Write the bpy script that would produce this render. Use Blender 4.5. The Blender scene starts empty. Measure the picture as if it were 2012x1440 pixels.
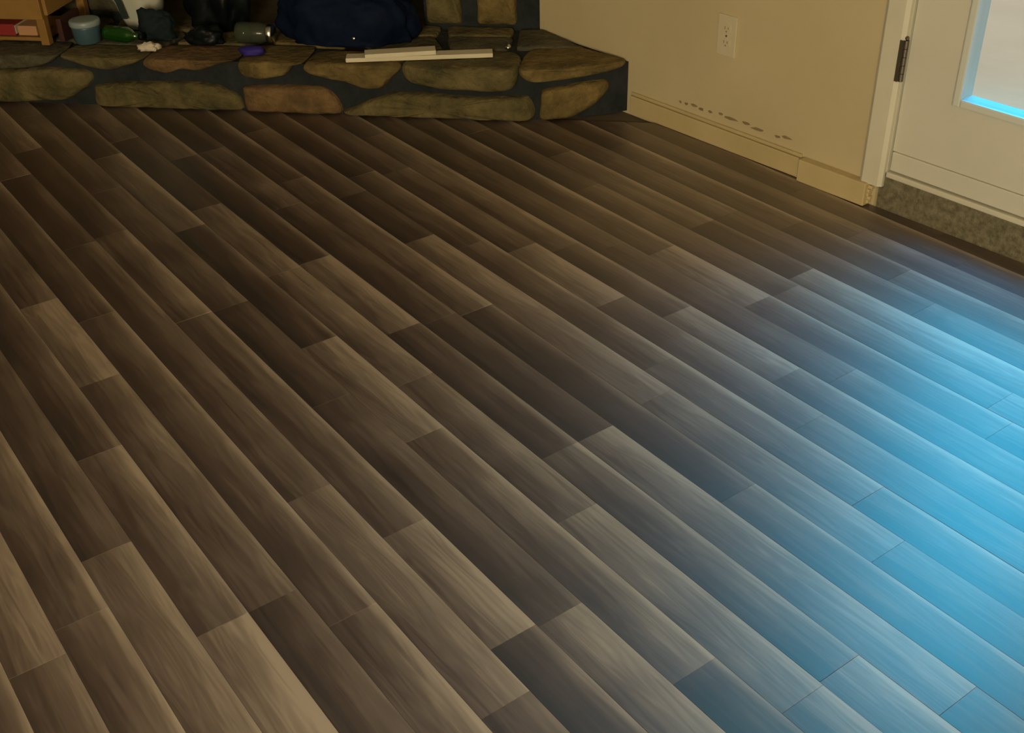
import bpy, bmesh, math, random
from mathutils import Vector, Matrix, noise

# ------------------------------------------------------------------ camera, sky, sun, large lights, exposure
random.seed(7)
SC = bpy.context.scene
COL = SC.collection
H = 1.34                                    # eye height of the photographer, metres


def look(yaw, pitch, roll):
    y, p, r = map(math.radians, (yaw, pitch, roll))
    f = Vector((math.sin(y) * math.cos(p), math.cos(y) * math.cos(p), -math.sin(p)))
    a = f.cross(Vector((0, 0, 1))).normalized()
    d = f.cross(a)
    right = math.cos(r) * a + math.sin(r) * d
    down = -math.sin(r) * a + math.cos(r) * d
    return Matrix((right, -down, -f)).transposed()


cam_data = bpy.data.cameras.new('camera')
cam_data.sensor_width = 36.0
cam_data.lens = 36.0 * 2265.0 / 2012.0
cam_data.clip_start = 0.05
cam = bpy.data.objects.new('camera', cam_data)
COL.objects.link(cam)
cam.matrix_world = Matrix.Translation((0, 0, H)) @ look(35.42, 33.39, 1.53).to_4x4()
SC.camera = cam

SC.view_settings.view_transform = 'Standard'
SC.view_settings.look = 'None'
SC.view_settings.exposure = 0.0
SC.view_settings.gamma = 1.0
SC.view_settings.use_curve_mapping = False
SC.cycles.use_denoising = True
SC.cycles.max_bounces = 8
SC.cycles.caustics_reflective = False
SC.cycles.caustics_refractive = False

world = bpy.data.worlds.new('sky')
SC.world = world
world.use_nodes = True
bg = world.node_tree.nodes['Background']
bg.inputs['Color'].default_value = (0.25, 0.55, 1.0, 1)
bg.inputs['Strength'].default_value = 0.15


def lamp(name, kind, loc, aim, energy, color, **kw):
    d = bpy.data.lights.new(name, kind)
    d.energy = energy
    d.color = color
    for k, v in kw.items():
        setattr(d, k, v)
    o = bpy.data.objects.new(name, d)
    COL.objects.link(o)
    o.location = loc
    o.rotation_euler = (Vector(aim) - Vector(loc)).to_track_quat('-Z', 'Y').to_euler()
    return o


# sun over the house, on the patio only
lamp('sun', 'SUN', (0, 3, 6), (1.0, 1.2, 0), 3.0, (1.0, 0.90, 0.74), angle=0.01)
# area lamps added to stand in for blue sky beyond the glazed door
lamp('sky_stand_in', 'AREA', (3.10, 1.50, 2.35), (1.45, 0.66, 0.60), 66.0, (0.001, 0.49, 0.79), shape='RECTANGLE', size=1.5, size_y=2.2, spread=math.radians(110))
lamp('sky_stand_in', 'AREA', (3.02, 1.25, 2.65), (2.1, 1.05, 0.0), 6.0, (0.02, 0.34, 0.95), shape='RECTANGLE', size=1.3, size_y=0.5, spread=math.radians(48))
# warm room lighting behind the photographer
lamp('room_light', 'AREA', (-2.0, -1.45, 1.55), (2.0, 2.0, 0.7), 190.0, (1.0, 0.82, 0.52), shape='RECTANGLE', size=1.2, size_y=1.0)

# ------------------------------------------------------------------ helpers


def tag(o, label=None, cat=None, kind=None, group=None):
    if label: o['label'] = label
    if cat: o['category'] = cat
    if kind: o['kind'] = kind
    if group: o['group'] = group
    return o


def link(name, me, mat=None, parent=None):
    if mat is not None and not me.materials:
        me.materials.append(mat)
    o = bpy.data.objects.new(name, me)
    COL.objects.link(o)
    if parent is not None:
        o.parent = parent
        o.matrix_parent_inverse = Matrix.Translation(parent.location).inverted() if parent.type == 'EMPTY' else parent.matrix_world.inverted()
    return o


def obj(name, bm, mat=None, parent=None, smooth=False):
    me = bpy.data.meshes.new(name)
    bmesh.ops.recalc_face_normals(bm, faces=bm.faces[:])
    bm.to_mesh(me)
    bm.free()
    if smooth:
        for p in me.polygons:
            p.use_smooth = True
    return link(name, me, mat, parent)


def thing(name, label, cat, loc=(0, 0, 0), group=None):
    o = bpy.data.objects.new(name, None)
    o.empty_display_size = 0.05
    COL.objects.link(o)
    o.location = loc
    return tag(o, label, cat, None, group)


def hexa(bm, pts, bevel=0.0):
    """box from 8 points: bottom four then top four, same order"""
    v = [bm.verts.new(p) for p in pts]
    fs = [bm.faces.new([v[i] for i in q]) for q in ((3, 2, 1, 0), (4, 5, 6, 7), (0, 1, 5, 4), (1, 2, 6, 5), (2, 3, 7, 6), (3, 0, 4, 7))]
    if bevel:
        es = {e for f in fs for e in f.edges}
        bmesh.ops.bevel(bm, geom=list(es), offset=bevel, segments=2, affect='EDGES', profile=0.6)


def prism(bm, ring_lo, ring_hi):
    a = [bm.verts.new(p) for p in ring_lo]
    b = [bm.verts.new(p) for p in ring_hi]
    n = len(a)
    bm.faces.new(a[::-1])
    bm.faces.new(b)
    for i in range(n):
        bm.faces.new((a[i], a[(i + 1) % n], b[(i + 1) % n], b[i]))


def lathe(bm, prof, c, seg=28, axis=Vector((0, 0, 1))):
    q = Vector((0, 0, 1)).rotation_difference(axis)
    rings = []
    for r, z in prof:
        rings.append([bm.verts.new(Vector(c) + q @ Vector((r * math.cos(2 * math.pi * i / seg), r * math.sin(2 * math.pi * i / seg), z))) for i in range(seg)])
    for a, b in zip(rings, rings[1:]):
        for i in range(seg):
            bm.faces.new((a[i], a[(i + 1) % seg], b[(i + 1) % seg], b[i]))
    bm.faces.new(rings[0][::-1])
    bm.faces.new(rings[-1])


# ------------------------------------------------------------------ materials
def material(name, base=(0.5, 0.5, 0.5), rough=0.6, spec=0.5, metal=0.0):
    m = bpy.data.materials.new(name)
    m.use_nodes = True
    b = m.node_tree.nodes['Principled BSDF']
    b.inputs['Base Color'].default_value = (*base, 1)
    b.inputs['Roughness'].default_value = rough
    b.inputs['Specular IOR Level'].default_value = spec
    b.inputs['Metallic'].default_value = metal
    return m


def N(m, t, **kw):
    n = m.node_tree.nodes.new(t)
    for k, v in kw.items():
        setattr(n, k, v)
    return n


def mottled(name, c1, c2, scale=8.0, rough=0.7, bump=0.3, dist=0.01, detail=6, c3=None, spec=0.4, bscale=4.0):
    m = material(name, c1, rough, spec)
    L = m.node_tree.links.new
    b = m.node_tree.nodes['Principled BSDF']
    tc = N(m, 'ShaderNodeTexCoord')
    oi = N(m, 'ShaderNodeObjectInfo')
    ad = N(m, 'ShaderNodeVectorMath', operation='ADD')
    sc = N(m, 'ShaderNodeVectorMath', operation='SCALE')
    cmb = N(m, 'ShaderNodeCombineXYZ')
    for s in ('X', 'Y', 'Z'):
        L(oi.outputs['Random'], cmb.inputs[s])
    sc.inputs['Scale'].default_value = 17.0
    L(cmb.outputs[0], sc.inputs[0])
    L(tc.outputs['Object'], ad.inputs[0])
    L(sc.outputs[0], ad.inputs[1])
    no = N(m, 'ShaderNodeTexNoise')
    no.inputs['Scale'].default_value = scale
    no.inputs['Detail'].default_value = detail
    no.inputs['Roughness'].default_value = 0.65
    L(ad.outputs[0], no.inputs['Vector'])
    cr = N(m, 'ShaderNodeValToRGB')
    cr.color_ramp.elements[0].position = 0.32
    cr.color_ramp.elements[0].color = (*c1, 1)
    cr.color_ramp.elements[1].position = 0.68
    cr.color_ramp.elements[1].color = (*c2, 1)
    if c3:
        e = cr.color_ramp.elements.new(0.5)
        e.color = (*c3, 1)
    L(no.outputs['Fac'], cr.inputs['Fac'])
    L(cr.outputs['Color'], b.inputs['Base Color'])
    if bump:
        n2 = N(m, 'ShaderNodeTexNoise')
        n2.inputs['Scale'].default_value = scale * bscale
        n2.inputs['Detail'].default_value = 8
        L(ad.outputs[0], n2.inputs['Vector'])
        bp = N(m, 'ShaderNodeBump')
        bp.inputs['Strength'].default_value = bump
        bp.inputs['Distance'].default_value = dist
        L(n2.outputs['Fac'], bp.inputs['Height'])
        L(bp.outputs[0], b.inputs['Normal'])
    return m


def laminate():
    """printed oak laminate: the object's colour carries (tone, side of the board, seed)"""
    m = material('oak_laminate', (0.2, 0.16, 0.12), 0.36, 1.0)
    L = m.node_tree.links.new
    b = m.node_tree.nodes['Principled BSDF']
    oi = N(m, 'ShaderNodeObjectInfo')
    sep = N(m, 'ShaderNodeSeparateColor')
    L(oi.outputs['Color'], sep.inputs[0])
    tc = N(m, 'ShaderNodeTexCoord')
    sx = N(m, 'ShaderNodeSeparateXYZ')
    L(tc.outputs['Object'], sx.inputs[0])

    def math_(op, a, b_, c=None):
        n = N(m, 'ShaderNodeMath', operation=op)
        for i, v in enumerate((a, b_, c)):
            if v is None: continue
            if isinstance(v, (int, float)): n.inputs[i].default_value = v
            else: L(v, n.inputs[i])
        return n.outputs[0]
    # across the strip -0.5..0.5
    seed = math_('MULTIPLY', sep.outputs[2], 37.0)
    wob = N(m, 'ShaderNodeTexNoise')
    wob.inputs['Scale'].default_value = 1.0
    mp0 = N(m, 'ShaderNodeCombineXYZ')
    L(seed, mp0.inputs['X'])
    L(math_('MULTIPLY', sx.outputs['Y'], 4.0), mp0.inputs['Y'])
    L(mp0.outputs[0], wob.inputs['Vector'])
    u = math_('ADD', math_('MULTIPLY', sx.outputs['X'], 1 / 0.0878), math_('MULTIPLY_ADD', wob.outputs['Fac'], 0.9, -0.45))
    # grain streaks, long along the plank
    cm = N(m, 'ShaderNodeCombineXYZ')
    L(math_('MULTIPLY_ADD', sx.outputs['X'], 95.0, seed), cm.inputs['X'])
    L(math_('MULTIPLY', sx.outputs['Y'], 4.5), cm.inputs['Y'])
    L(seed, cm.inputs['Z'])
    g1 = N(m, 'ShaderNodeTexNoise')
    g1.inputs['Scale'].default_value = 1.0
    g1.inputs['Detail'].default_value = 5
    g1.inputs['Roughness'].default_value = 0.6
    g1.inputs['Distortion'].default_value = 0.6
    L(cm.outputs[0], g1.inputs['Vector'])
    # cathedral figure
    cm2 = N(m, 'ShaderNodeCombineXYZ')
    L(math_('MULTIPLY_ADD', sx.outputs['X'], 22.0, seed), cm2.inputs['X'])
    L(math_('MULTIPLY_ADD', sx.outputs['Y'], 2.2, seed), cm2.inputs['Y'])
    g2 = N(m, 'ShaderNodeTexNoise')
    g2.inputs['Scale'].default_value = 1.0
    g2.inputs['Detail'].default_value = 2
    L(cm2.outputs[0], g2.inputs['Vector'])
    rings = math_('SINE', math_('MULTIPLY', g2.outputs['Fac'], 70.0), 0.0)
    rings = math_('MULTIPLY', rings, sep.outputs[0])
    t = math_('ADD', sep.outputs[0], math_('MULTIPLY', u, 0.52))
    t = math_('ADD', t, math_('MULTIPLY_ADD', g1.outputs['Fac'], 0.55, -0.275))
    t = math_('ADD', t, math_('MULTIPLY_ADD', g2.outputs['Fac'], 0.5, -0.25))
    t = math_('ADD', t, math_('MULTIPLY', rings, 0.07))
    # every second seam is a real board edge: paler band of colour on one side of it
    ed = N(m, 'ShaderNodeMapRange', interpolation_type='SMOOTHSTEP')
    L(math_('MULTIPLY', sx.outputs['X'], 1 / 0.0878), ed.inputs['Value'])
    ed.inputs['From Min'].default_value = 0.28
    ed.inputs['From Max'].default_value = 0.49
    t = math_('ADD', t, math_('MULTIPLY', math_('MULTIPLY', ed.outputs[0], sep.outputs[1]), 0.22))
    cr = N(m, 'ShaderNodeValToRGB')
    els = cr.color_ramp.elements
    els[0].position = 0.0
    els[0].color = (0.024, 0.0135, 0.010, 1)
    els[1].position = 1.0
    els[1].color = (0.40, 0.315, 0.235, 1)
    for p, c in ((0.3, (0.070, 0.043, 0.032)), (0.6, (0.165, 0.120, 0.090))):
        e = els.new(p)
        e.color = (*c, 1)
    L(t, cr.inputs['Fac'])
    L(cr.outputs['Color'], b.inputs['Base Color'])
    rr = math_('MULTIPLY_ADD', g1.outputs['Fac'], 0.12, 0.45)
    L(rr, b.inputs['Roughness'])
    bp = N(m, 'ShaderNodeBump')
    b.inputs['Coat Weight'].default_value = 0.7
    b.inputs['Coat Roughness'].default_value = 0.42
    b.inputs['Coat IOR'].default_value = 1.6
    bp.inputs['Strength'].default_value = 0.12
    bp.inputs['Distance'].default_value = 0.0015
    L(g1.outputs['Fac'], bp.inputs['Height'])
    L(bp.outputs[0], b.inputs['Normal'])
    return m


def window_glass():
    m = bpy.data.materials.new('window_glass')
    m.use_nodes = True
    nt = m.node_tree
    nt.nodes.remove(nt.nodes['Principled BSDF'])
    out = nt.nodes['Material Output']
    tr = N(m, 'ShaderNodeBsdfTransparent')
    gl = N(m, 'ShaderNodeBsdfGlossy')
    gl.inputs['Roughness'].default_value = 0.03
    mx = N(m, 'ShaderNodeMixShader')
    mx.inputs[0].default_value = 0.05
    nt.links.new(tr.outputs[0], mx.inputs[1])
    nt.links.new(gl.outputs[0], mx.inputs[2])
    nt.links.new(mx.outputs[0], out.inputs['Surface'])
    return m


def clear_plastic(name, tint, mixv=0.6, rough=0.25):
    m = bpy.data.materials.new(name)
    m.use_nodes = True
    nt = m.node_tree
    b = nt.nodes['Principled BSDF']
    b.inputs['Base Color'].default_value = (*tint, 1)
    b.inputs['Roughness'].default_value = rough
    tr = N(m, 'ShaderNodeBsdfTransparent')
    tr.inputs['Color'].default_value = (*[min(1, c * 0.4 + 0.6) for c in tint], 1)
    mx = N(m, 'ShaderNodeMixShader')
    mx.inputs[0].default_value = mixv
    nt.links.new(tr.outputs[0], mx.inputs[1])
    nt.links.new(b.outputs[0], mx.inputs[2])
    nt.links.new(mx.outputs[0], nt.nodes['Material Output'].inputs['Surface'])
    return m


M = dict(
    lam=laminate(),
    sub=mottled('subfloor', (0.10, 0.08, 0.06), (0.14, 0.11, 0.08), 6, 0.8, 0.1),
    wall=mottled('tan_wall_paint', (0.52, 0.445, 0.28), (0.57, 0.49, 0.315), 3, 0.75, 0.12, 0.002, bscale=40),
    plate=material('aged_plate', (0.60, 0.55, 0.40), 0.4),
    slot=material('plate_slot', (0.22, 0.19, 0.13), 0.6),
    ceil=material('ceiling_paint', (0.62, 0.58, 0.48), 0.9),
    trim=mottled('cream_trim_paint', (0.60, 0.585, 0.49), (0.65, 0.63, 0.53), 5, 0.45, 0.05, 0.002),
    base=mottled('yellowed_baseboard_paint', (0.50, 0.41, 0.22), (0.56, 0.46, 0.26), 6, 0.5, 0.08, 0.002),
    door=mottled('door_paint', (0.61, 0.60, 0.53), (0.65, 0.64, 0.57), 3, 0.45, 0.05, 0.002),
    bead=material('white_glazing_bead', (0.62, 0.66, 0.64), 0.35),
    glass=window_glass(),
    hinge=material('tarnished_hinge', (0.16, 0.14, 0.11), 0.4, 0.5, 0.7),
    dark=material('dark_crack', (0.03, 0.025, 0.02), 0.9),
    scuff=mottled('old_caulk', (0.20, 0.155, 0.085), (0.30, 0.23, 0.13), 30, 0.9, 0.2, 0.002),
    riser=mottled('bare_riser', (0.10, 0.09, 0.058), (0.24, 0.215, 0.15), 60, 0.95, 0.6, 0.004, c3=(0.165, 0.15, 0.10)),
    mortar=mottled('dark_mortar', (0.008, 0.012, 0.015), (0.022, 0.028, 0.032), 14, 0.95, 0.6, 0.012),
    soot=mottled('sooty_firebox', (0.006, 0.006, 0.008), (0.02, 0.018, 0.018), 6, 0.95, 0.4),
    brick=mottled('firebox_floor', (0.07, 0.055, 0.03), (0.13, 0.10, 0.05), 9, 0.9, 0.4),
    st_a=mottled('olive_stone', (0.05, 0.045, 0.018), (0.17, 0.135, 0.06), 11, 0.85, 0.8, 0.014, c3=(0.11, 0.09, 0.035)),
    st_b=mottled('ochre_stone', (0.07, 0.053, 0.018), (0.22, 0.155, 0.055), 11, 0.85, 0.8, 0.014, c3=(0.14, 0.10, 0.033)),
    st_c=mottled('rust_stone', (0.07, 0.043, 0.018), (0.22, 0.135, 0.06), 10, 0.85, 0.8, 0.014, c3=(0.14, 0.085, 0.035)),
    st_d=mottled('grey_stone', (0.04, 0.037, 0.024), (0.12, 0.105, 0.065), 11, 0.85, 0.8, 0.014, c3=(0.075, 0.068, 0.04)),
    pine=mottled('orange_pine', (0.23, 0.125, 0.033), (0.32, 0.185, 0.055), 5, 0.5, 0.05),
    red=material('red_paper', (0.26, 0.02, 0.025), 0.6),
    maroon=material('maroon_board', (0.04, 0.010, 0.010), 0.7),
    peach=material('peach_card', (0.50, 0.27, 0.14), 0.7),
    tubblue=material('blue_plastic', (0.055, 0.11, 0.15), 0.35),
    tublid=material('pale_lid', (0.24, 0.31, 0.33), 0.4),
    bag=mottled('white_plastic_bag', (0.44, 0.47, 0.41), (0.56, 0.58, 0.51), 10, 0.4, 0.2, 0.004),
    strap=material('dark_green_strap', (0.015, 0.03, 0.028), 0.6),
    green=material('green_glass', (0.006, 0.05, 0.004), 0.08, 0.8),
    black=mottled('black_plastic', (0.002, 0.003, 0.004), (0.006, 0.009, 0.011), 9, 0.4, 0.3, 0.006, spec=0.15),
    teal=mottled('dark_teal_cloth', (0.006, 0.013, 0.016), (0.014, 0.024, 0.028), 12, 0.7, 0.3, 0.004, spec=0.1),
    paper=material('white_paper', (0.62, 0.55, 0.46), 0.8),
    jar=clear_plastic('clear_jar', (0.14, 0.16, 0.12), 0.3, 0.1),
    indigo=mottled('indigo_cloth', (0.02, 0.010, 0.16), (0.04, 0.025, 0.30), 20, 0.7, 0.2, 0.003),
    navy=mottled('navy_nylon', (0.002, 0.006, 0.020), (0.006, 0.013, 0.036), 9, 0.7, 0.35, 0.006, spec=0.08),
    steel=material('bright_steel', (0.75, 0.75, 0.72), 0.2, 0.5, 1.0),
    stick=mottled('primed_white_wood', (0.62, 0.57, 0.42), (0.70, 0.65, 0.50), 4, 0.55, 0.05),
    patio=mottled('patio_concrete', (0.50, 0.45, 0.37), (0.56, 0.51, 0.42), 2, 0.9, 0.1, 0.004),
)

# ------------------------------------------------------------------ floor of laminate planks
W = 0.0655 * H                              # one strip
X0 = 0.1826 * H


def clip(poly, a, b, c):
    """keep a*x + b*y <= c"""
    out = []
    for i, p in enumerate(poly):
        q = poly[(i + 1) % len(poly)]
        dp, dq = a * p[0] + b * p[1] - c, a * q[0] + b * q[1] - c
        if dp <= 0: out.append(p)
        if dp * dq < 0:
            t = dp / (dp - dq)
            out.append((p[0] + t * (q[0] - p[0]), p[1] + t * (q[1] - p[1])))
    return out


# wall line on the right
WO = Vector((1.744 * H, 1.936 * H, 0))      # foot of the wall where it meets the hearth
WD = Vector((0.0542, -0.9985, 0))           # along the wall towards the door
WN = Vector((-0.9985, -0.0542, 0))          # into the room


def wp(u, n, z):
    p = WO + WD * u + WN * n
    return (p.x, p.y, z)


floor = bpy.data.objects.new('floor', None)
COL.objects.link(floor)
tag(floor, 'floor of dark and pale oak laminate planks', None, 'structure')
bm = bmesh.new()
poly = [(-2.2, -2.2), (3.2, -2.2), (3.2, 6), (-2.2, 6)]
poly = clip(poly, -WN.x, -WN.y, -(WN.x * WO.x + WN.y * WO.y))
poly = clip(poly, 1, 1, 3.78 * math.sqrt(2))
prism(bm, [(x, y, -0.05) for x, y in poly], [(x, y, -0.0085) for x, y in poly])
obj('underlay', bm, M['sub'], floor)

# per strip, from near to far: tone, joint, tone, joint ... (joints in eye heights)
STRIPS = {
    -2: [.38, 1.07, .62],
    -1: [.40],
    0: [.58, 1.21, .30, 2.0, .45],
    1: [.72, 1.00, .50, 1.42, .28, 2.1, .45],
    2: [.34, 1.00, .46, 1.605, .74, 1.91, .45],
    3: [.55, .92, .42, 1.80, .30, 2.45, .35],
    4: [.42, .70, .58, 1.155, .40, 2.085, .20, 2.49, .42],
    5: [.24, .775, .68, 1.015, .44, 1.695, .48, 2.095, .24, 2.625, .52],
    6: [.62, .77, .34, 1.33, .27, 1.69, .42, 2.30, .40],
    7: [.28, .61, .50, 1.17, .68, 1.49, .24, 2.02, .52, 2.475, .25],
    8: [.55, .51, .66, .90, .52, 1.30, .60, 1.745, .56, 2.09, .22],
    9: [.58, .515, .44, 1.02, .34, 1.44, .68, 1.75, .24, 2.36, .42],
    10: [.62, 1.02, .26, 1.43, .36, 1.99, .46, 2.36, .26],
    11: [.42, .80, .20, 1.415, .52, 2.10, .32],
    12: [.58, 1.035, .62, 1.70, .25, 1.955, .46, 2.4, .30],
    13: [.45, .69, .52, 1.10, .42, 1.62, .46, 2.03, .24, 2.5, .4],
    14: [.48, .85, .48, 1.295, .72, 1.55, .44, 2.0, .34],
    15: [.45, .955, .70, 1.20, .36, 1.50, .50, 2.2, .34],
    16: [.48, .90, .36, 1.45, .34, 1.90, .30],
    17: [.46, 1.14, .74, 1.38, .40, 1.9, .32],
    18: [.52, 1.135, .44, 1.68, .30, 2.07, .40],
    19: [.62, 1.16, .26, 1.41, .46, 1.85, .30],
    20: [.50, .95, .40, 1.41, .40, 1.75, .34],
    21: [.46, 1.05, .34, 1.30, .42, 1.8, .30],
    22: [.44, 1.2, .40, 1.6, .34],
    23: [.42, 1.4, .34],
    24: [.40, 1.1, .36],
}
rp = random.Random(11)
for k in range(-9, 25):
    spec = STRIPS.get(k, [rp.uniform(.25, .6)])
    tones, joints = spec[0::2], spec[1::2]
    lo = [(joints[0] if joints else rp.uniform(.8, 1.4))]
    if not joints:
        joints = lo[:]
        tones = tones + [rp.uniform(.25, .6)]
    while joints[0] > -0.1:
        joints.insert(0, joints[0] - rp.uniform(.36, .62))
        tones.insert(0, tones[0] if len(tones) == 0 else rp.uniform(.3, .6))
        if joints[0] < 0.45 and len(tones) > 1:
            pass
    # keep the tone that was read for the nearest visible piece
    for i, j in enumerate(joints):
        pass
    if spec and len(spec) > 1:
        i0 = joints.index(spec[1])
        tones[i0] = spec[0]
    while joints[-1] < 3.4:
        joints.append(joints[-1] + rp.uniform(.40, .62))
        tones.append(rp.uniform(.25, .5))
    xa, xb = X0 + k * W, X0 + (k + 1) * W
    for i in range(len(joints) - 1):
        ya, yb = joints[i] * H, joints[i + 1] * H
        tone = tones[i + 1]
        poly = [(xa, ya), (xb, ya), (xb, yb), (xa, yb)]
        poly = clip(poly, -WN.x, -WN.y, -(WN.x * WO.x + WN.y * WO.y) - 0.002)
        poly = clip(poly, 1, 1, 3.405 * math.sqrt(2))
        if len(poly) < 3:
            continue
        cx, cy = (xa + xb) / 2, (ya + yb) / 2
        rings = []
        bw = 0.0004                          # micro bevel at every printed strip
        for ins, z in ((0.0, -0.008), (0.0, -0.0006), (bw, 0.0)):
            c = [sum(p[j] for p in poly) / len(poly) for j in (0, 1)]
            ring = []
            for x, y in poly:
                sx = -1 if x > c[0] else 1
                sy = -1 if y > c[1] else 1
                ring.append((x + sx * ins - cx, y + sy * ins - cy, z))
            rings.append(ring)
        bm = bmesh.new()
        vs = [[bm.verts.new(p) for p in r] for r in rings]
        n = len(poly)
        bm.faces.new(vs[0][::-1])
        bm.faces.new(vs[2])
        for a, b in zip(vs, vs[1:]):
            for q in range(n):
                bm.faces.new((a[q], a[(q + 1) % n], b[(q + 1) % n], b[q]))
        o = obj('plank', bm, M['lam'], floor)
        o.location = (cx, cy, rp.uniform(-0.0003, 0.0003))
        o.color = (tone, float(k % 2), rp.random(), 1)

# ------------------------------------------------------------------ right wall with the glazed door
U_DOOR0, U_DOOR1, Z_HEAD = 0.932, 1.846, 2.06


def wall_box(bm, u0, u1, n0, n1, z0, z1, bevel=0):
    hexa(bm, [wp(u0, n0, z0), wp(u1, n0, z0), wp(u1, n1, z0), wp(u0, n1, z0), wp(u0, n0, z1), wp(u1, n0, z1), wp(u1, n1, z1), wp(u0, n1, z1)], bevel)


bm = bmesh.new()
wall_box(bm, -0.60, U_DOOR0 - 0.02, -0.14, 0, -0.05, 2.45)
wall_box(bm, U_DOOR1 + 0.02, 4.9, -0.14, 0, -0.05, 2.45)
wall_box(bm, U_DOOR0 - 0.02, U_DOOR1 + 0.02, -0.14, 0, Z_HEAD + 0.02, 2.45)
wall_right = tag(obj('wall_right', bm, M['wall']), 'tan painted wall between the stone hearth and the door', None, 'structure')

# chips and old caulk left in a line above the baseboard
rs = random.Random(3)
bm = bmesh.new()
for u, du in ((0.20, .012), (0.225, .016), (0.255, .03), (0.285, .022), (0.32, .018), (0.36, .02), (0.40, .05), (0.455, .03), (0.50, .06), (0.57, .022), (0.60, .04)):
    zc = 0.092 + rs.uniform(-.004, .006)
    n = 7
    lo, hi = [], []
    for i in range(n):
        a = 2 * math.pi * i / n
        r = rs.uniform(.6, 1.1)
        uu, zz = u + math.cos(a) * du * .5 * r, zc + math.sin(a) * .0045 * r
        lo.append(wp(uu, 0.0, zz))
        hi.append(wp(uu, 0.0016, zz))
    prism(bm, lo, hi)
tag(obj('paint_scuff', bm, M['scuff'], wall_right), 'line of chipped old caulk above the baseboard', None, 'stuff')

# baseboards
bm = bmesh.new()
wall_box(bm, 0.0, 0.666, 0.001, 0.012, 0.001, 0.058, 0.002)
bb = tag(obj('baseboard_right', bm, M['base']), 'long yellowed baseboard running from the hearth along the tan wall', None, 'structure')
bm = bmesh.new()
wall_box(bm, 0.0, 0.664, 0.001, 0.009, 0.0595, 0.069, 0.0025)
obj('cap_bead', bm, M['base'], bb)
bm = bmesh.new()
wall_box(bm, 0.672, 0.892, 0.001, 0.030, 0.001, 0.064, 0.003)
b2 = tag(obj('baseboard_right', bm, M['base']), 'short thicker baseboard offcut under the foot of the door casing', None, 'structure')
bm = bmesh.new()
for i in range(5):
    z0 = 0.006 + i * 0.0105
    wall_box(bm, 0.890, 0.896 + rs.uniform(0, .008), 0.003, 0.017 + rs.uniform(-.003, .003), z0, z0 + 0.0098, 0.002)
tag(obj('broken_end', bm, M['base'], b2), 'splintered end of the baseboard offcut')

# casing
bm = bmesh.new()
prof = [(0.862, 0.001), (0.862, 0.014), (0.870, 0.019), (0.916, 0.017), (0.926, 0.010), (0.926, 0.001)]
prism(bm, [wp(u, n, 0.062) for u, n in prof], [wp(u, n, Z_HEAD + 0.07) for u, n in prof])
cas = tag(obj('trim_1', bm, M['trim']), 'cream door casing whose foot stops short of the floor', None, 'structure')
bm = bmesh.new()
wall_box(bm, 0.862, U_DOOR1 + 0.07, 0.001, 0.016, Z_HEAD + 0.072, Z_HEAD + 0.14, 0.003)
obj('head_casing', bm, M['trim'], cas)
bm = bmesh.new()
wall_box(bm, U_DOOR1 + 0.006, U_DOOR1 + 0.07, 0.001, 0.016, 0.062, Z_HEAD + 0.07, 0.003)
obj('side_casing', bm, M['trim'], cas)
bm = bmesh.new()
wall_box(bm, U_DOOR0 - 0.019, U_DOOR0 - 0.004, -0.139, -0.001, 0.10, Z_HEAD + 0.018)
wall_box(bm, U_DOOR1 + 0.004, U_DOOR1 + 0.019, -0.139, -0.001, 0.10, Z_HEAD + 0.018)
wall_box(bm, U_DOOR0 - 0.004, U_DOOR1 + 0.004, -0.139, -0.001, Z_HEAD + 0.004, Z_HEAD + 0.018)
obj('door_jamb', bm, M['trim'], cas)

# door step: rough riser, sill and sweep
bm = bmesh.new()
wall_box(bm, 0.905, U_DOOR1 + 0.02, -0.139, 0.0, -0.05, 0.088)
step = tag(obj('trim_2', bm, M['riser']), 'rough bare riser below the door sill', None, 'structure')
bm = bmesh.new()
wall_box(bm, 0.930, U_DOOR1, -0.135, 0.006, 0.090, 0.104, 0.003)
tag(obj('door_sill', bm, M['trim'], step), 'cream wooden sill on the riser')

# the door
GU0, GU1, GZ0, GZ1 = 1.090, 1.688, 0.338, 1.90
dn = -0.006
door = tag(bpy.data.objects.new('door_1', None), 'cream exterior door with a tall glass pane', None, 'structure')
COL.objects.link(door)
bm = bmesh.new()
wall_box(bm, U_DOOR0, GU0, dn - 0.044, dn, 0.160, Z_HEAD)
wall_box(bm, GU1, U_DOOR1, dn - 0.044, dn, 0.160, Z_HEAD)
wall_box(bm, GU0, GU1, dn - 0.044, dn, 0.160, GZ0)
wall_box(bm, GU0, GU1, dn - 0.044, dn, GZ1, Z_HEAD)
obj('door_slab', bm, M['door'], door)
bm = bmesh.new()
wall_box(bm, U_DOOR0 + 0.002, U_DOOR1 - 0.002, dn - 0.046, dn + 0.004, 0.108, 0.1585, 0.003)
tag(obj('door_sweep', bm, M['door'], door), 'yellowed sweep strip along the door bottom')
bm = bmesh.new()
wall_box(bm, GU0 + 0.001, GU1 - 0.001, dn - 0.016, dn - 0.010, GZ0 + 0.001, GZ1 - 0.001)
obj('glass_pane', bm, M['glass'], door)
bw = 0.016
for nm, (u0, u1, z0, z1) in dict(a=(GU0 - bw, GU0 + 0.004, GZ0 - bw, GZ1 + bw), b=(GU1 - 0.004, GU1 + bw, GZ0 - bw, GZ1 + bw), c=(GU0 + 0.0045, GU1 - 0.0045, GZ0 - bw, GZ0 + 0.004), d=(GU0 + 0.0045, GU1 - 0.0045, GZ1 - 0.004, GZ1 + bw)).items():
    bm = bmesh.new()
    wall_box(bm, u0, u1, dn + 0.0005, dn + 0.013, z0, z1, 0.004)
    obj('glazing_bead', bm, M['bead'], door)
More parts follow.
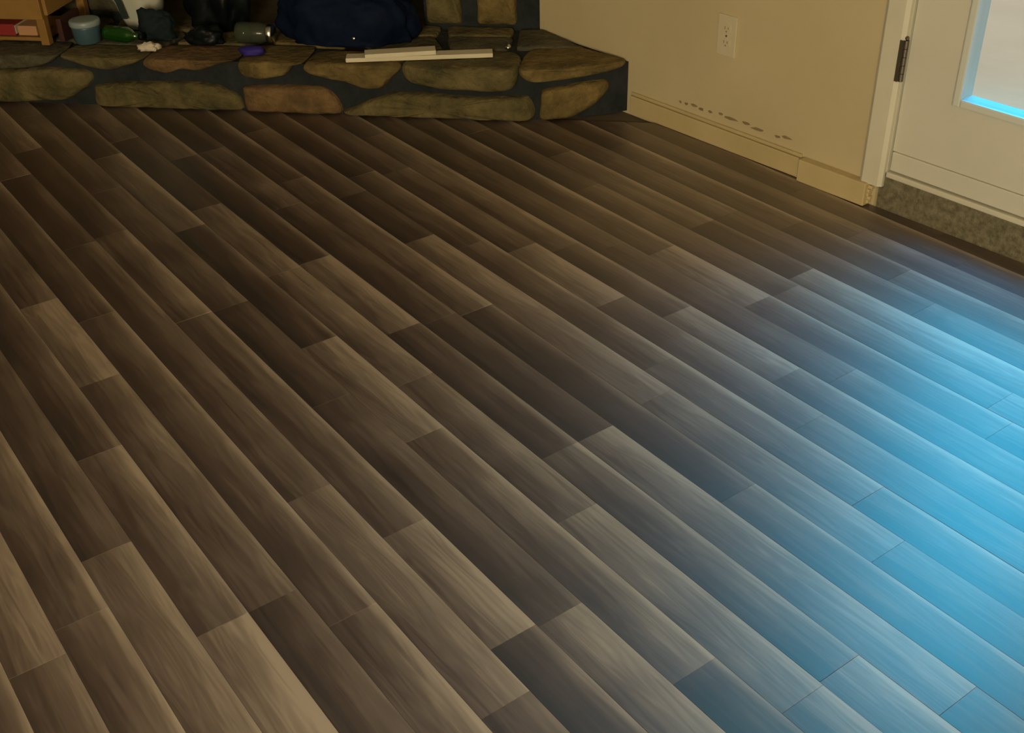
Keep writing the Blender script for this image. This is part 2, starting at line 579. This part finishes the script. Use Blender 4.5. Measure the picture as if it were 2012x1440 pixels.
# hinge with knuckle and pin
bm = bmesh.new()
wall_box(bm, 0.917, 0.9265, 0.0185, 0.0200, 0.345, 0.447)
for i in range(5):
    lathe(bm, [(0.0065, 0), (0.0065, 0.0192)], wp(0.929, 0.010, 0.345 + i * 0.0205), 14)
hg = tag(obj('hinge', bm, M['hinge'], door), 'dark tarnished door hinge')
bm = bmesh.new()
lathe(bm, [(0.003, 0), (0.005, 0.002), (0.005, 0.006), (0.002, 0.009)], wp(0.929, 0.010, 0.4475), 12)
obj('hinge_pin', bm, M['hinge'], hg)

# outlet plate
t = thing('outlet', 'cream electrical outlet plate on the tan wall', 'outlet', wp(0.363, 0, 0.327))
bm = bmesh.new()
wall_box(bm, 0.329, 0.396, 0.0006, 0.006, 0.270, 0.384, 0.002)
obj('cover_plate', bm, M['plate'], t)
for zc in (0.3465, 0.3075):
    bm = bmesh.new()
    n = 20
    ring = []
    for i in range(n):
        a = 2 * math.pi * i / n
        ring.append((0.3625 + max(-.0145, min(.0145, .0175 * math.cos(a))), zc + .0145 * math.sin(a)))
    prism(bm, [wp(u, 0.006, z) for u, z in ring], [wp(u, 0.0078, z) for u, z in ring])
    s = obj('socket', bm, M['plate'], t)
    bm = bmesh.new()
    wall_box(bm, 0.3555, 0.3575, 0.0078, 0.0084, zc - .001, zc + .007)
    wall_box(bm, 0.3675, 0.3695, 0.0078, 0.0084, zc - .001, zc + .006)
    wall_box(bm, 0.3605, 0.3645, 0.0078, 0.0084, zc - .009, zc - .005)
    tag(obj('slot', bm, M['slot'], s), 'dark prong slots')
bm = bmesh.new()
lathe(bm, [(0.003, 0), (0.003, 0.0012), (0.0015, 0.0018)], wp(0.3625, 0.006, 0.327), 10, WN)
obj('screw', bm, M['hinge'], t)

# ------------------------------------------------------------------ rest of the room shell
def box(bm, x0, x1, y0, y1, z0, z1, bevel=0):
    hexa(bm, [(x0, y0, z0), (x1, y0, z0), (x1, y1, z0), (x0, y1, z0), (x0, y0, z1), (x1, y0, z1), (x1, y1, z1), (x0, y1, z1)], bevel)


bm = bmesh.new(); box(bm, -2.34, -2.2, -2.34, 6.0, -0.05, 2.45); tag(obj('wall_left', bm, M['wall']), 'tan painted wall on the far side of the room', None, 'structure')
bm = bmesh.new(); box(bm, -2.34, 3.2, -2.34, -2.2, -0.05, 2.45); tag(obj('wall_front', bm, M['wall']), 'tan painted wall behind the photographer', None, 'structure')
bm = bmesh.new(); box(bm, -2.34, 1.2, 5.6, 5.74, -0.05, 2.45); tag(obj('wall_far', bm, M['wall']), 'tan painted wall beyond the fireplace', None, 'structure')
bm = bmesh.new(); box(bm, -2.4, 2.58, -2.4, 5.8, 2.45, 2.6); tag(obj('ceiling', bm, M['ceil']), 'plain pale ceiling', None, 'structure')
bm = bmesh.new(); box(bm, 2.75, 14, -8, 12, -0.25, -0.04); tag(obj('ground', bm, M['patio']), 'sunlit pale concrete patio seen through the door glass', None, 'structure')

# ------------------------------------------------------------------ corner fireplace: wall, firebox and raised stone hearth
R2 = math.sqrt(0.5)


def hp(s, q, z):
    """s runs along the hearth front away from the right wall, q into the corner"""
    return ((q - s) * R2, (q + s) * R2, z)


QF, QB, ZH = 3.372, 3.785, 0.172
WALLS0 = 0.478                              # s of the right wall at the stone wall


def bend(s):
    """the hearth front curves back to meet the wall at its right end"""
    return 0.0 if s > 0.52 else 0.118 * ((0.52 - s) / 0.335) ** 1.6


def hbox(bm, s0, s1, q0, q1, z0, z1, bevel=0):
    hexa(bm, [hp(s0, q0, z0), hp(s1, q0, z0), hp(s1, q1, z0), hp(s0, q1, z0), hp(s0, q0, z1), hp(s1, q0, z1), hp(s1, q1, z1), hp(s0, q1, z1)], bevel)


FB0, FB1 = 0.905, 1.93                      # firebox opening
bm = bmesh.new()
hbox(bm, WALLS0 - 0.02, FB0, QB, QB + 0.16, 0.0, 2.45)
hbox(bm, FB1, 3.4, QB, QB + 0.16, 0.0, 2.45)
hbox(bm, FB0, FB1, QB, QB + 0.16, 0.86, 2.45)
wb = tag(obj('wall_back', bm, M['mortar']), 'diagonal fireplace wall of big stones in dark mortar', None, 'structure')
bm = bmesh.new()
hbox(bm, FB0 - .06, FB0, QB + .16, QB + .62, 0.0, 0.95)
hbox(bm, FB1, FB1 + .06, QB + .16, QB + .62, 0.0, 0.95)
hbox(bm, FB0 - .06, FB1 + .06, QB + .62, QB + .68, 0.0, 0.95)
hbox(bm, FB0 - .06, FB1 + .06, QB + .16, QB + .68, 0.95, 1.0)
tag(obj('firebox', bm, M['soot'], wb), 'black sooty firebox')
bm = bmesh.new()
hbox(bm, FB0 + .002, FB1 - .002, QB + .002, QB + .615, 0.0, ZH - 0.006)
tag(obj('firebox_floor', bm, M['brick'], wb), 'brown firebox floor')


def blob(pts3, parent, mat, name='stone'):
    """a rough stone from rings of points; subdivided smooth"""
    bm = bmesh.new()
    rings = [[bm.verts.new(p) for p in r] for r in pts3]
    n = len(rings[0])
    for a, b in zip(rings, rings[1:]):
        for i in range(n):
            bm.faces.new((a[i], a[(i + 1) % n], b[(i + 1) % n], b[i]))
    for r, rev in ((rings[0], True), (rings[-1], False)):
        c = Vector((0, 0, 0))
        for v in r: c += v.co
        cv = bm.verts.new(c / n)
        for i in range(n):
            f = (r[(i + 1) % n], r[i], cv) if rev else (r[i], r[(i + 1) % n], cv)
            bm.faces.new(f)
    bmesh.ops.recalc_face_normals(bm, faces=bm.faces[:])
    o = obj(name, bm, mat, parent, True)
    md = o.modifiers.new('round', 'SUBSURF')
    md.levels = md.render_levels = 2
    return o


def densify(poly, step=0.022):
    out = []
    for i, p in enumerate(poly):
        q = poly[(i + 1) % len(poly)]
        d = math.dist(p, q)
        n = max(1, int(d / step))
        for j in range(n):
            t = j / n
            out.append((p[0] + t * (q[0] - p[0]), p[1] + t * (q[1] - p[1])))
    return out


rk = random.Random(21)


def front_stone(poly, parent, mat, q0, q1, bulge=0.018, top=None, follow=True, grow=0.0):
    """outline in (s, z) on the front, running back into the mass; rounded at the front"""
    if top is not None:
        poly = [(s, min(z, top - rk.uniform(0, .004))) for s, z in poly]
    poly = densify(poly)
    cs = sum(p[0] for p in poly) / len(poly)
    cz = sum(p[1] for p in poly) / len(poly)
    bd = bend if follow else (lambda s: 0.0)
    rings = []
    prof = ((q1, 1.0), (q0 + 0.035, 1.01), (q0 + 0.012, 1.0), (q0 - bulge * 0.55, 0.94), (q0 - bulge, 0.72))
    jit = [rk.uniform(-.004, .004) for _ in poly]
    for q, k in prof:
        ring = []
        for (s, z), j in zip(poly, jit):
            ss = cs + (s - cs) * (k + grow)
            zz = cz + (z - cz) * (k + grow)
            if follow:
                ss = max(ss, q + bd(ss) - 3.306 + 0.016)
                zz = min(zz, ZH)
            ring.append(hp(ss, q + bd(ss) + j + rk.uniform(-.003, .003), max(zz, 0.002) if follow else zz))
        rings.append(ring)
    return blob(rings, parent, mat)


# stones of the wall beside the firebox
for s0, s1, z0, z1, m in ((0.775, 0.897, 0.172, 0.62, 'st_a'), (0.590, 0.725, 0.172, 0.50, 'st_b'), (0.590, 0.725, 0.545, 0.86, 'st_a'), (0.775, 0.897, 0.66, 0.95, 'st_c'),
                          (1.96, 2.20, 0.185, 0.46, 'st_d'), (2.25, 2.50, 0.185, 0.55, 'st_a'), (2.54, 2.80, 0.185, 0.42, 'st_b'), (1.96, 2.20, 0.50, 0.85, 'st_a')):
    pl = [(s0, z0), (s1, z0 + rk.uniform(0, .01)), (s1 - rk.uniform(0, .006), z1), (s0 + rk.uniform(0, .006), z1 - rk.uniform(0, .01))]
    front_stone(pl, wb, M[m], QB - 0.012, QB + 0.03, 0.012, follow=False)

# hearth body
hearth = thing('stone_hearth', 'raised hearth of rough yellow brown stones in dark mortar', 'hearth', hp(1.3, QF + .1, 0))
bm = bmesh.new()
outline = []
for i in range(9):
    s = 0.20 + (0.56 - 0.20) * i / 8
    outline.append((s, QF + 0.022 + bend(s)))
outline += [(2.95, QF + 0.022), (2.95, QB - 0.003), (WALLS0 + 0.012, QB - 0.003)]
prism(bm, [hp(s, q, 0.0) for s, q in outline], [hp(s, q, ZH - 0.014) for s, q in outline])
obj('mortar_bed', bm, M['mortar'], hearth)

TOPS = [
    ('st_d', 3.50, [(2.231, 0.2), (2.097, 0.2), (2.039, 0.2), (2.027, 0.186), (2.044, 0.150), (2.102, 0.130), (2.231, 0.117), (2.30, .13), (2.31, .19)]),
    ('st_a', 3.475, [(2.011, 0.2), (1.865, 0.21), (1.745, 0.21), (1.732, 0.186), (1.754, 0.154), (1.808, 0.138), (1.847, 0.125), (1.909, 0.133), (1.95, 0.145), (2.013, 0.160)]),
    ('st_c', 3.50, [(1.700, 0.212), (1.624, 0.227), (1.509, 0.231), (1.431, 0.228), (1.423, 0.180), (1.470, 0.160), (1.506, 0.145), (1.548, 0.134), (1.618, 0.140), (1.656, 0.122), (1.702, 0.129), (1.738, 0.141), (1.729, 0.166)]),
    ('st_b', 3.53, [(1.412, 0.216), (1.31, 0.246), (1.209, 0.237), (1.198, 0.18), (1.241, 0.165), (1.261, 0.128), (1.35, 0.112), (1.409, 0.118), (1.422, 0.150)]),
    ('st_b', 3.49, [(1.195, 0.170), (1.156, 0.214), (1.103, 0.224), (1.052, 0.208), (0.913, 0.177), (0.897, 0.154), (0.937, 0.12), (0.955, 0.095), (1.018, 0.09), (1.052, 0.108), (1.168, 0.129), (1.209, 0.141)]),
    ('st_a', 3.53, [(0.886, 0.175), (0.769, 0.193), (0.592, 0.209), (0.538, 0.195), (0.535, 0.144), (0.545, 0.104), (0.6, 0.094), (0.692, 0.097), (0.779, 0.101), (0.865, 0.115), (0.883, 0.133)]),
    ('st_b', 3.56, [(0.513, 0.22), (0.372, 0.24), (0.225, 0.237), (0.205, 0.180), (0.210, 0.155), (0.240, 0.145), (0.371, 0.133), (0.494, 0.127), (0.520, 0.145), (0.520, 0.176)]),
    ('st_a', 3.50, [(2.34, .2), (2.60, .2), (2.60, .12), (2.34, .13)]),
]
for m, qb, pl in TOPS:
    front_stone(pl, hearth, M[m], QF, qb + 0.025, 0.014, ZH, grow=0.05)
LOWS = [
    ('st_a', [(2.233, 0.110), (2.082, 0.121), (1.952, 0.118), (1.93, 0.100), (1.948, 0.068), (2.03, 0.02), (2.26, 0.004), (2.40, .005), (2.40, .10)]),
    ('st_a', [(1.920, 0.067), (1.799, 0.083), (1.605, 0.089), (1.512, 0.082), (1.445, 0.051), (1.430, 0.005), (1.666, 0.003), (1.927, 0.003)]),
    ('st_c', [(1.415, 0.080), (1.281, 0.088), (1.153, 0.086), (1.121, 0.062), (1.105, 0.032), (1.100, 0.003), (1.412, 0.003)]),
    ('st_a', [(1.085, 0.003), (1.077, 0.013), (0.984, 0.053), (0.918, 0.075), (0.825, 0.078), (0.673, 0.069), (0.511, 0.079), (0.491, 0.033), (0.495, 0.003), (0.728, 0.002)]),
    ('st_b', [(0.455, 0.097), (0.342, 0.111), (0.266, 0.112), (0.256, 0.085), (0.300, 0.040), (0.371, 0.006), (0.462, 0.004)]),
    ('st_d', [(2.43, .1), (2.75, .11), (2.75, .004), (2.43, .004)]),
]
for m, pl in LOWS:
    front_stone(pl, hearth, M[m], QF + 0.004, QF + 0.07, 0.014, grow=0.05)


def flag(pl, mat, parent=hearth, z=ZH):
    pl = densify(pl, 0.025)
    cs = sum(p[0] for p in pl) / len(pl)
    cq = sum(p[1] for p in pl) / len(pl)
    rings = []
    for zz, k in ((z - 0.03, 1.05), (z - 0.006, 1.05), (z - 0.0005, 1.01), (z + 0.001, 0.6)):
        rings.append([hp(cs + (s - cs) * k + rk.uniform(-.002, .002), cq + (q - cq) * k + rk.uniform(-.002, .002), zz + rk.uniform(-.001, .001)) for s, q in pl])
    return blob(rings, parent, mat)


for m, pl in (
    ('st_d', [(0.36, 3.60), (0.56, 3.575), (0.575, 3.76), (0.50, 3.765)]),
    ('st_d', [(0.59, 3.56), (0.77, 3.55), (0.80, 3.66), (0.59, 3.67)]),
    ('st_a', [(0.60, 3.69), (0.80, 3.68), (0.82, 3.775), (0.60, 3.775)]),
    ('st_d', [(0.80, 3.55), (1.00, 3.51), (1.08, 3.60), (0.85, 3.66)]),
    ('st_a', [(0.85, 3.68), (1.10, 3.63), (1.15, 3.775), (0.85, 3.775)]),
    ('st_b', [(1.12, 3.54), (1.36, 3.56), (1.38, 3.66), (1.14, 3.66)]),
    ('st_a', [(1.18, 3.68), (1.52, 3.68), (1.52, 3.775), (1.18, 3.775)]),
    ('st_a', [(1.42, 3.54), (1.68, 3.53), (1.66, 3.66), (1.42, 3.66)]),
    ('st_d', [(1.72, 3.51), (1.98, 3.50), (1.98, 3.64), (1.70, 3.64)]),
    ('st_a', [(1.56, 3.68), (1.95, 3.66), (1.98, 3.775), (1.56, 3.775)]),
    ('st_d', [(2.02, 3.53), (2.32, 3.53), (2.32, 3.775), (2.02, 3.775)]),
    ('st_a', [(2.36, 3.53), (2.85, 3.53), (2.85, 3.775), (2.36, 3.775)]),
):
    flag(pl, M[m])

# ------------------------------------------------------------------ things on the hearth
ZT = ZH + 0.002


def frame_on(loc, ang):
    c, s = math.cos(ang), math.sin(ang)
    return lambda x, y, z: (loc[0] + x * c - y * s, loc[1] + x * s + y * c, loc[2] + z)


def lbox(bm, F, x0, x1, y0, y1, z0, z1, bevel=0):
    hexa(bm, [F(x0, y0, z0), F(x1, y0, z0), F(x1, y1, z0), F(x0, y1, z0), F(x0, y0, z1), F(x1, y0, z1), F(x1, y1, z1), F(x0, y1, z1)], bevel)


def heap(name, mat, parent, F, sx, sy, sz, seed, amp=0.25, freq=3.0, flat=0.45, sub=4, power=2.0):
    """a soft crumpled mass resting on z = 0 of its frame"""
    bm = bmesh.new()
    bmesh.ops.create_icosphere(bm, subdivisions=sub, radius=1.0)
    off = Vector((seed * 3.1, seed * 1.7, seed * 0.9))
    for v in bm.verts:
        d = v.co.normalized()
        r = 1.0 + amp * noise.fractal(d * freq * 0.5 + off, 0.9, 2.0, 4) - amp * 0.5 * abs(noise.noise(d * freq * 1.3 + off))
        p = d * r
        e = 2.0 / power
        p = Vector([math.copysign(abs(c) ** e, c) for c in p])
        z = p.z * sz
        if z < -flat * sz: z = -flat * sz + (z + flat * sz) * 0.03
        v.co = F(p.x * sx, p.y * sy, z + flat * sz + 0.03 * flat * sz)
    return obj(name, bm, mat, parent, True)


# pine crate at the left end with a red book inside
cl = hp(2.20, 3.60, ZT)
ANG = math.radians(135)
F = frame_on(cl, math.radians(-45))         # x runs towards the right wall, y into the corner
cr = thing('wooden_crate', 'orange pine crate with slatted sides at the hearth end', 'crate', cl)
for x in (-0.30, 0.085):
    for y in (-0.135, 0.135):
        bm = bmesh.new(); lbox(bm, F, x, x + .028, y - .014, y + .014, 0, 0.30, .002); obj('corner_post', bm, M['pine'], cr)
for z0, z1 in ((0.085, 0.165), (0.20, 0.28)):
    for y in (-0.155, 0.141):
        bm = bmesh.new(); lbox(bm, F, -0.30, 0.113, y, y + .013, z0, z1, .002); obj('slat', bm, M['pine'], cr)
    bm = bmesh.new(); lbox(bm, F, 0.1135, 0.126, -0.14, 0.14, z0 + .01, z1 + .01, .002); obj('slat', bm, M['pine'], cr)
bm = bmesh.new(); lbox(bm, F, -0.271, 0.084, -0.12, 0.12, 0.004, 0.016, .002); obj('bottom_board', bm, M['pine'], cr)

t = thing('book', 'red covered book lying inside the pine crate', 'book', F(-.09, -.05, .017))
bm = bmesh.new(); lbox(bm, F, -0.20, -0.02, -0.115, 0.03, 0.018, 0.056, .003); obj('cover', bm, M['red'], t)
bm = bmesh.new(); lbox(bm, F, -0.196, -0.0185, -0.111, 0.026, 0.023, 0.051); obj('page_block', bm, M['paper'], t)
t = tag(None or obj('card_box', (lambda b: (lbox(b, F, -0.012, 0.055, -0.11, 0.0, 0.018, 0.050, .003), b)[1])(bmesh.new()), M['peach']), 'small peach card box beside the red book in the crate', 'box')
bm = bmesh.new(); lbox(bm, F, 0.129, 0.147, -0.11, 0.02, 0.0, 0.075, .003)
tag(obj('maroon_board', bm, M['maroon']), 'dark maroon board standing against the crate side', 'board')

# blue tub with a pale lid
c = hp(1.975, 3.500, ZT)
t = thing('plastic_tub', 'small blue plastic tub with a pale lid beside the crate', 'tub', c)
bm = bmesh.new(); lathe(bm, [(0.038, 0), (0.042, 0.004), (0.046, 0.052), (0.0465, 0.056)], c); obj('tub_body', bm, M['tubblue'], t, True)
bm = bmesh.new(); lathe(bm, [(0.0485, 0.0), (0.0495, 0.002), (0.0495, 0.014), (0.047, 0.018), (0.037, 0.019)], Vector(c) + Vector((0, 0, 0.0565))); tag(obj('lid', bm, M['tublid'], t, True), 'pale blue white lid')

# white carrier bag slumped behind
c = hp(1.865, 3.685, ZT)
F = frame_on(c, math.radians(-45))
t = thing('plastic_bag', 'slumped white plastic bag behind the blue tub', 'bag', c)
bm = bmesh.new()
NB, MB = 26, 12
rings = []
for j in range(MB):
    h = j / (MB - 1)
    z = 0.34 * h
    wx = 0.050 + 0.135 * h
    wy = 0.055 + 0.02 * h
    ring = []
    for i in range(NB):
        a = 2 * math.pi * i / NB
        p = Vector((math.cos(a), math.sin(a), h * 2.0))
        r = 1.0 + 0.14 * noise.noise(p * 2.4 + Vector((4, 1, 7))) + 0.05 * math.sin(5 * a + 6 * h)
        ring.append(bm.verts.new(F(math.cos(a) * wx * r, math.sin(a) * wy * r, z + 0.001)))
    rings.append(ring)
for a, b in zip(rings, rings[1:]):
    for i in range(NB):
        bm.faces.new((a[i], a[(i + 1) % NB], b[(i + 1) % NB], b[i]))
bm.faces.new(rings[0][::-1]); bm.faces.new(rings[-1])
obj('bag_body', bm, M['bag'], t, True)
bm = bmesh.new()
pts = [F(-0.095, -0.092, 0.30), F(-0.065, -0.088, 0.18), F(-0.030, -0.084, 0.10), F(-0.022, -0.076, 0.045)]
for p, q in zip(pts, pts[1:]):
    p, q = Vector(p), Vector(q)
    sd = Vector((R2, -R2, 0)) * 0.009
    nn = Vector((-R2, -R2, 0)) * 0.003
    hexa(bm, [p - sd - nn, p + sd - nn, p + sd + nn, p - sd + nn, q - sd - nn, q + sd - nn, q + sd + nn, q - sd + nn])
tag(obj('bag_handle', bm, M['strap'], t), 'dark strap hanging down the bag')

# green glass bottle lying on its side
c = hp(1.86, 3.505, ZT + 0.026)
ax = Vector((R2, -R2, 0)) * 0.97 + Vector((-R2, -R2, 0)) * 0.22
t = thing('glass_bottle', 'shiny green glass bottle lying in front of the white bag', 'bottle', (c[0], c[1], ZT))
bm = bmesh.new(); lathe(bm, [(0.016, 0), (0.0245, 0.004), (0.0255, 0.015), (0.0255, 0.085), (0.020, 0.100), (0.011, 0.112), (0.010, 0.135)], Vector(c) - ax.normalized() * 0.06, 24, ax); obj('bottle_body', bm, M['green'], t, True)
bm = bmesh.new(); lathe(bm, [(0.0115, 0), (0.0115, 0.012), (0.009, 0.014)], Vector(c) + ax.normalized() * 0.0755, 18, ax); tag(obj('bottle_cap', bm, M['black'], t, True), 'black cap')

# dark sacks in front of the firebox
F = frame_on(hp(1.755, 3.555, ZT), math.radians(-45))
t = tag(heap('dark_sack', M['teal'], None, F, 0.060, 0.038, 0.066, 3, 0.30, 3.0, 0.5), 'crumpled dark teal sack leaning beside the white bag', 'sack')
F = frame_on(hp(1.585, 3.675, ZT), math.radians(-45))
t = tag(heap('dark_sack', M['black'], None, F, 0.105, 0.055, 0.20, 8, 0.35, 3.2, 0.5), 'tall glossy black sack before the firebox opening', 'sack')
F = frame_on(hp(1.575, 3.515, ZT), math.radians(-40))
t = tag(heap('dark_sack', M['black'], None, F, 0.060, 0.033, 0.042, 5, 0.3, 3.0, 0.45), 'low black plastic sack at the front of the heap', 'sack')

# crumpled white paper
F = frame_on(hp(1.735, 3.43, ZT), math.radians(-30))
t = tag(heap('crumpled_paper', M['paper'], None, F, 0.034, 0.018, 0.017, 2, 0.5, 5.0, 0.6, 3), 'scrap of crumpled white paper at the hearth edge', 'paper')

# clear jar on its side
c = hp(1.405, 3.53, ZT + 0.034)
ax = Vector((R2, -R2, 0))
t = thing('clear_jar', 'clear jar lying on its side between black sack and navy bag', 'jar', (c[0], c[1], ZT))
bm = bmesh.new(); lathe(bm, [(0.026, 0), (0.033, 0.005), (0.034, 0.02), (0.034, 0.085), (0.027, 0.097), (0.026, 0.105)], Vector(c) - ax * 0.065, 28, ax); obj('jar_body', bm, M['jar'], t, True)
bm = bmesh.new(); lathe(bm, [(0.029, 0), (0.0295, 0.002), (0.0295, 0.016), (0.027, 0.018)], Vector(c) + ax * 0.041, 24, ax); tag(obj('jar_lid', bm, M['steel'], t, True), 'bright metal lid')
bm = bmesh.new(); lathe(bm, [(0.012, 0.0), (0.0285, 0.004), (0.0285, 0.035), (0.012, 0.04)], Vector(c) - ax * 0.058, 24, ax); tag(obj('jar_content', bm, M['green'], t, True), 'dark green contents')

# indigo cloth
F = frame_on(hp(1.385, 3.425, ZT), math.radians(-42))
t = tag(heap('indigo_cloth', M['indigo'], None, F, 0.044, 0.026, 0.017, 6, 0.22, 3.0, 0.6, 3), 'small wad of indigo cloth at the hearth edge', 'cloth')

# navy bag
c = hp(1.115, 3.615, ZT)
F = frame_on(c, math.radians(-45))
t = thing('navy_bag', 'big slumped navy blue bag lying across the hearth', 'bag', c)
heap('bag_body', M['navy'], t, F, 0.225, 0.110, 0.135, 4, 0.20, 3.0, 0.42, 5, 2.5)
bm = bmesh.new()
lathe(bm, [(0.0055, 0), (0.0055, 0.003), (0.003, 0.0045)], F(0.045, -0.118, 0.035), 14, Vector((-R2, -R2, 0.2)).normalized())
tag(obj('snap_button', bm, M['steel'], t, True), 'bright metal snap button')
bm = bmesh.new()
prev = None
for i in range(9):
    a = -0.19 + 0.38 * i / 8
    z = 0.155 + 0.02 * math.sin(i * 0.8)
    cur = Vector(F(a, -0.02, z + 0.012))
    if prev is not None:
        sd = Vector((-R2, -R2, 0)) * 0.012
        up = Vector((0, 0, 0.003))
        hexa(bm, [prev - sd - up, cur - sd - up, cur + sd - up, prev + sd - up, prev - sd + up, cur - sd + up, cur + sd + up, prev + sd + up])
    prev = cur
obj('carry_strap', bm, M['navy'], t)

# two offcuts of primed trim
def stick(name, a, b, w, h, z, label, mark):
    a, b = Vector(a), Vector(b)
    d = (b - a).normalized()
    s = Vector((-d.y, d.x, 0)) * w * 0.5
    t = thing(name, label, 'wood', tuple((a + b) / 2 + Vector((0, 0, z))), 'primed trim offcuts on the hearth')
    bm = bmesh.new()
    hexa(bm, [a - s + Vector((0, 0, z)), b - s + Vector((0, 0, z)), b + s + Vector((0, 0, z)), a + s + Vector((0, 0, z)),
              a - s + Vector((0, 0, z + h)), b - s + Vector((0, 0, z + h)), b + s + Vector((0, 0, z + h)), a + s + Vector((0, 0, z + h))], 0.0015)
    obj('strip', bm, M['stick'], t)
    e0, e1 = (a - d * 0.0012, a - d * 0.0001)
    bm = bmesh.new()
    k = s * 0.93
    hexa(bm, [e0 - k + Vector((0, 0, z + .002)), e1 - k + Vector((0, 0, z + .002)), e1 + k + Vector((0, 0, z + .002)), e0 + k + Vector((0, 0, z + .002)),
              e0 - k + Vector((0, 0, z + h - .002)), e1 - k + Vector((0, 0, z + h - .002)), e1 + k + Vector((0, 0, z + h - .002)), e0 + k + Vector((0, 0, z + h - .002))])
    tag(obj('sawn_end', bm, M['pine'], t), 'raw sawn end')
    return t


stick('trim_offcut', hp(1.068, 3.392, ZT), hp(0.622, 3.480, ZT), 0.046, 0.013, 0.0, 'long white trim offcut lying along the hearth edge', 1)
stick('trim_offcut', hp(1.008, 3.393, ZT), hp(0.797, 3.452, ZT), 0.048, 0.013, 0.0135, 'shorter white trim offcut laid on top of the longer one', 2)

# crumpled foil beside the sticks
F = frame_on(hp(0.585, 3.545, ZT), 0.3)
tag(heap('foil_scrap', M['steel'], None, F, 0.013, 0.010, 0.009, 9, 0.5, 5.0, 0.6, 2), 'tiny crumpled foil scrap right of the white offcuts', 'foil')
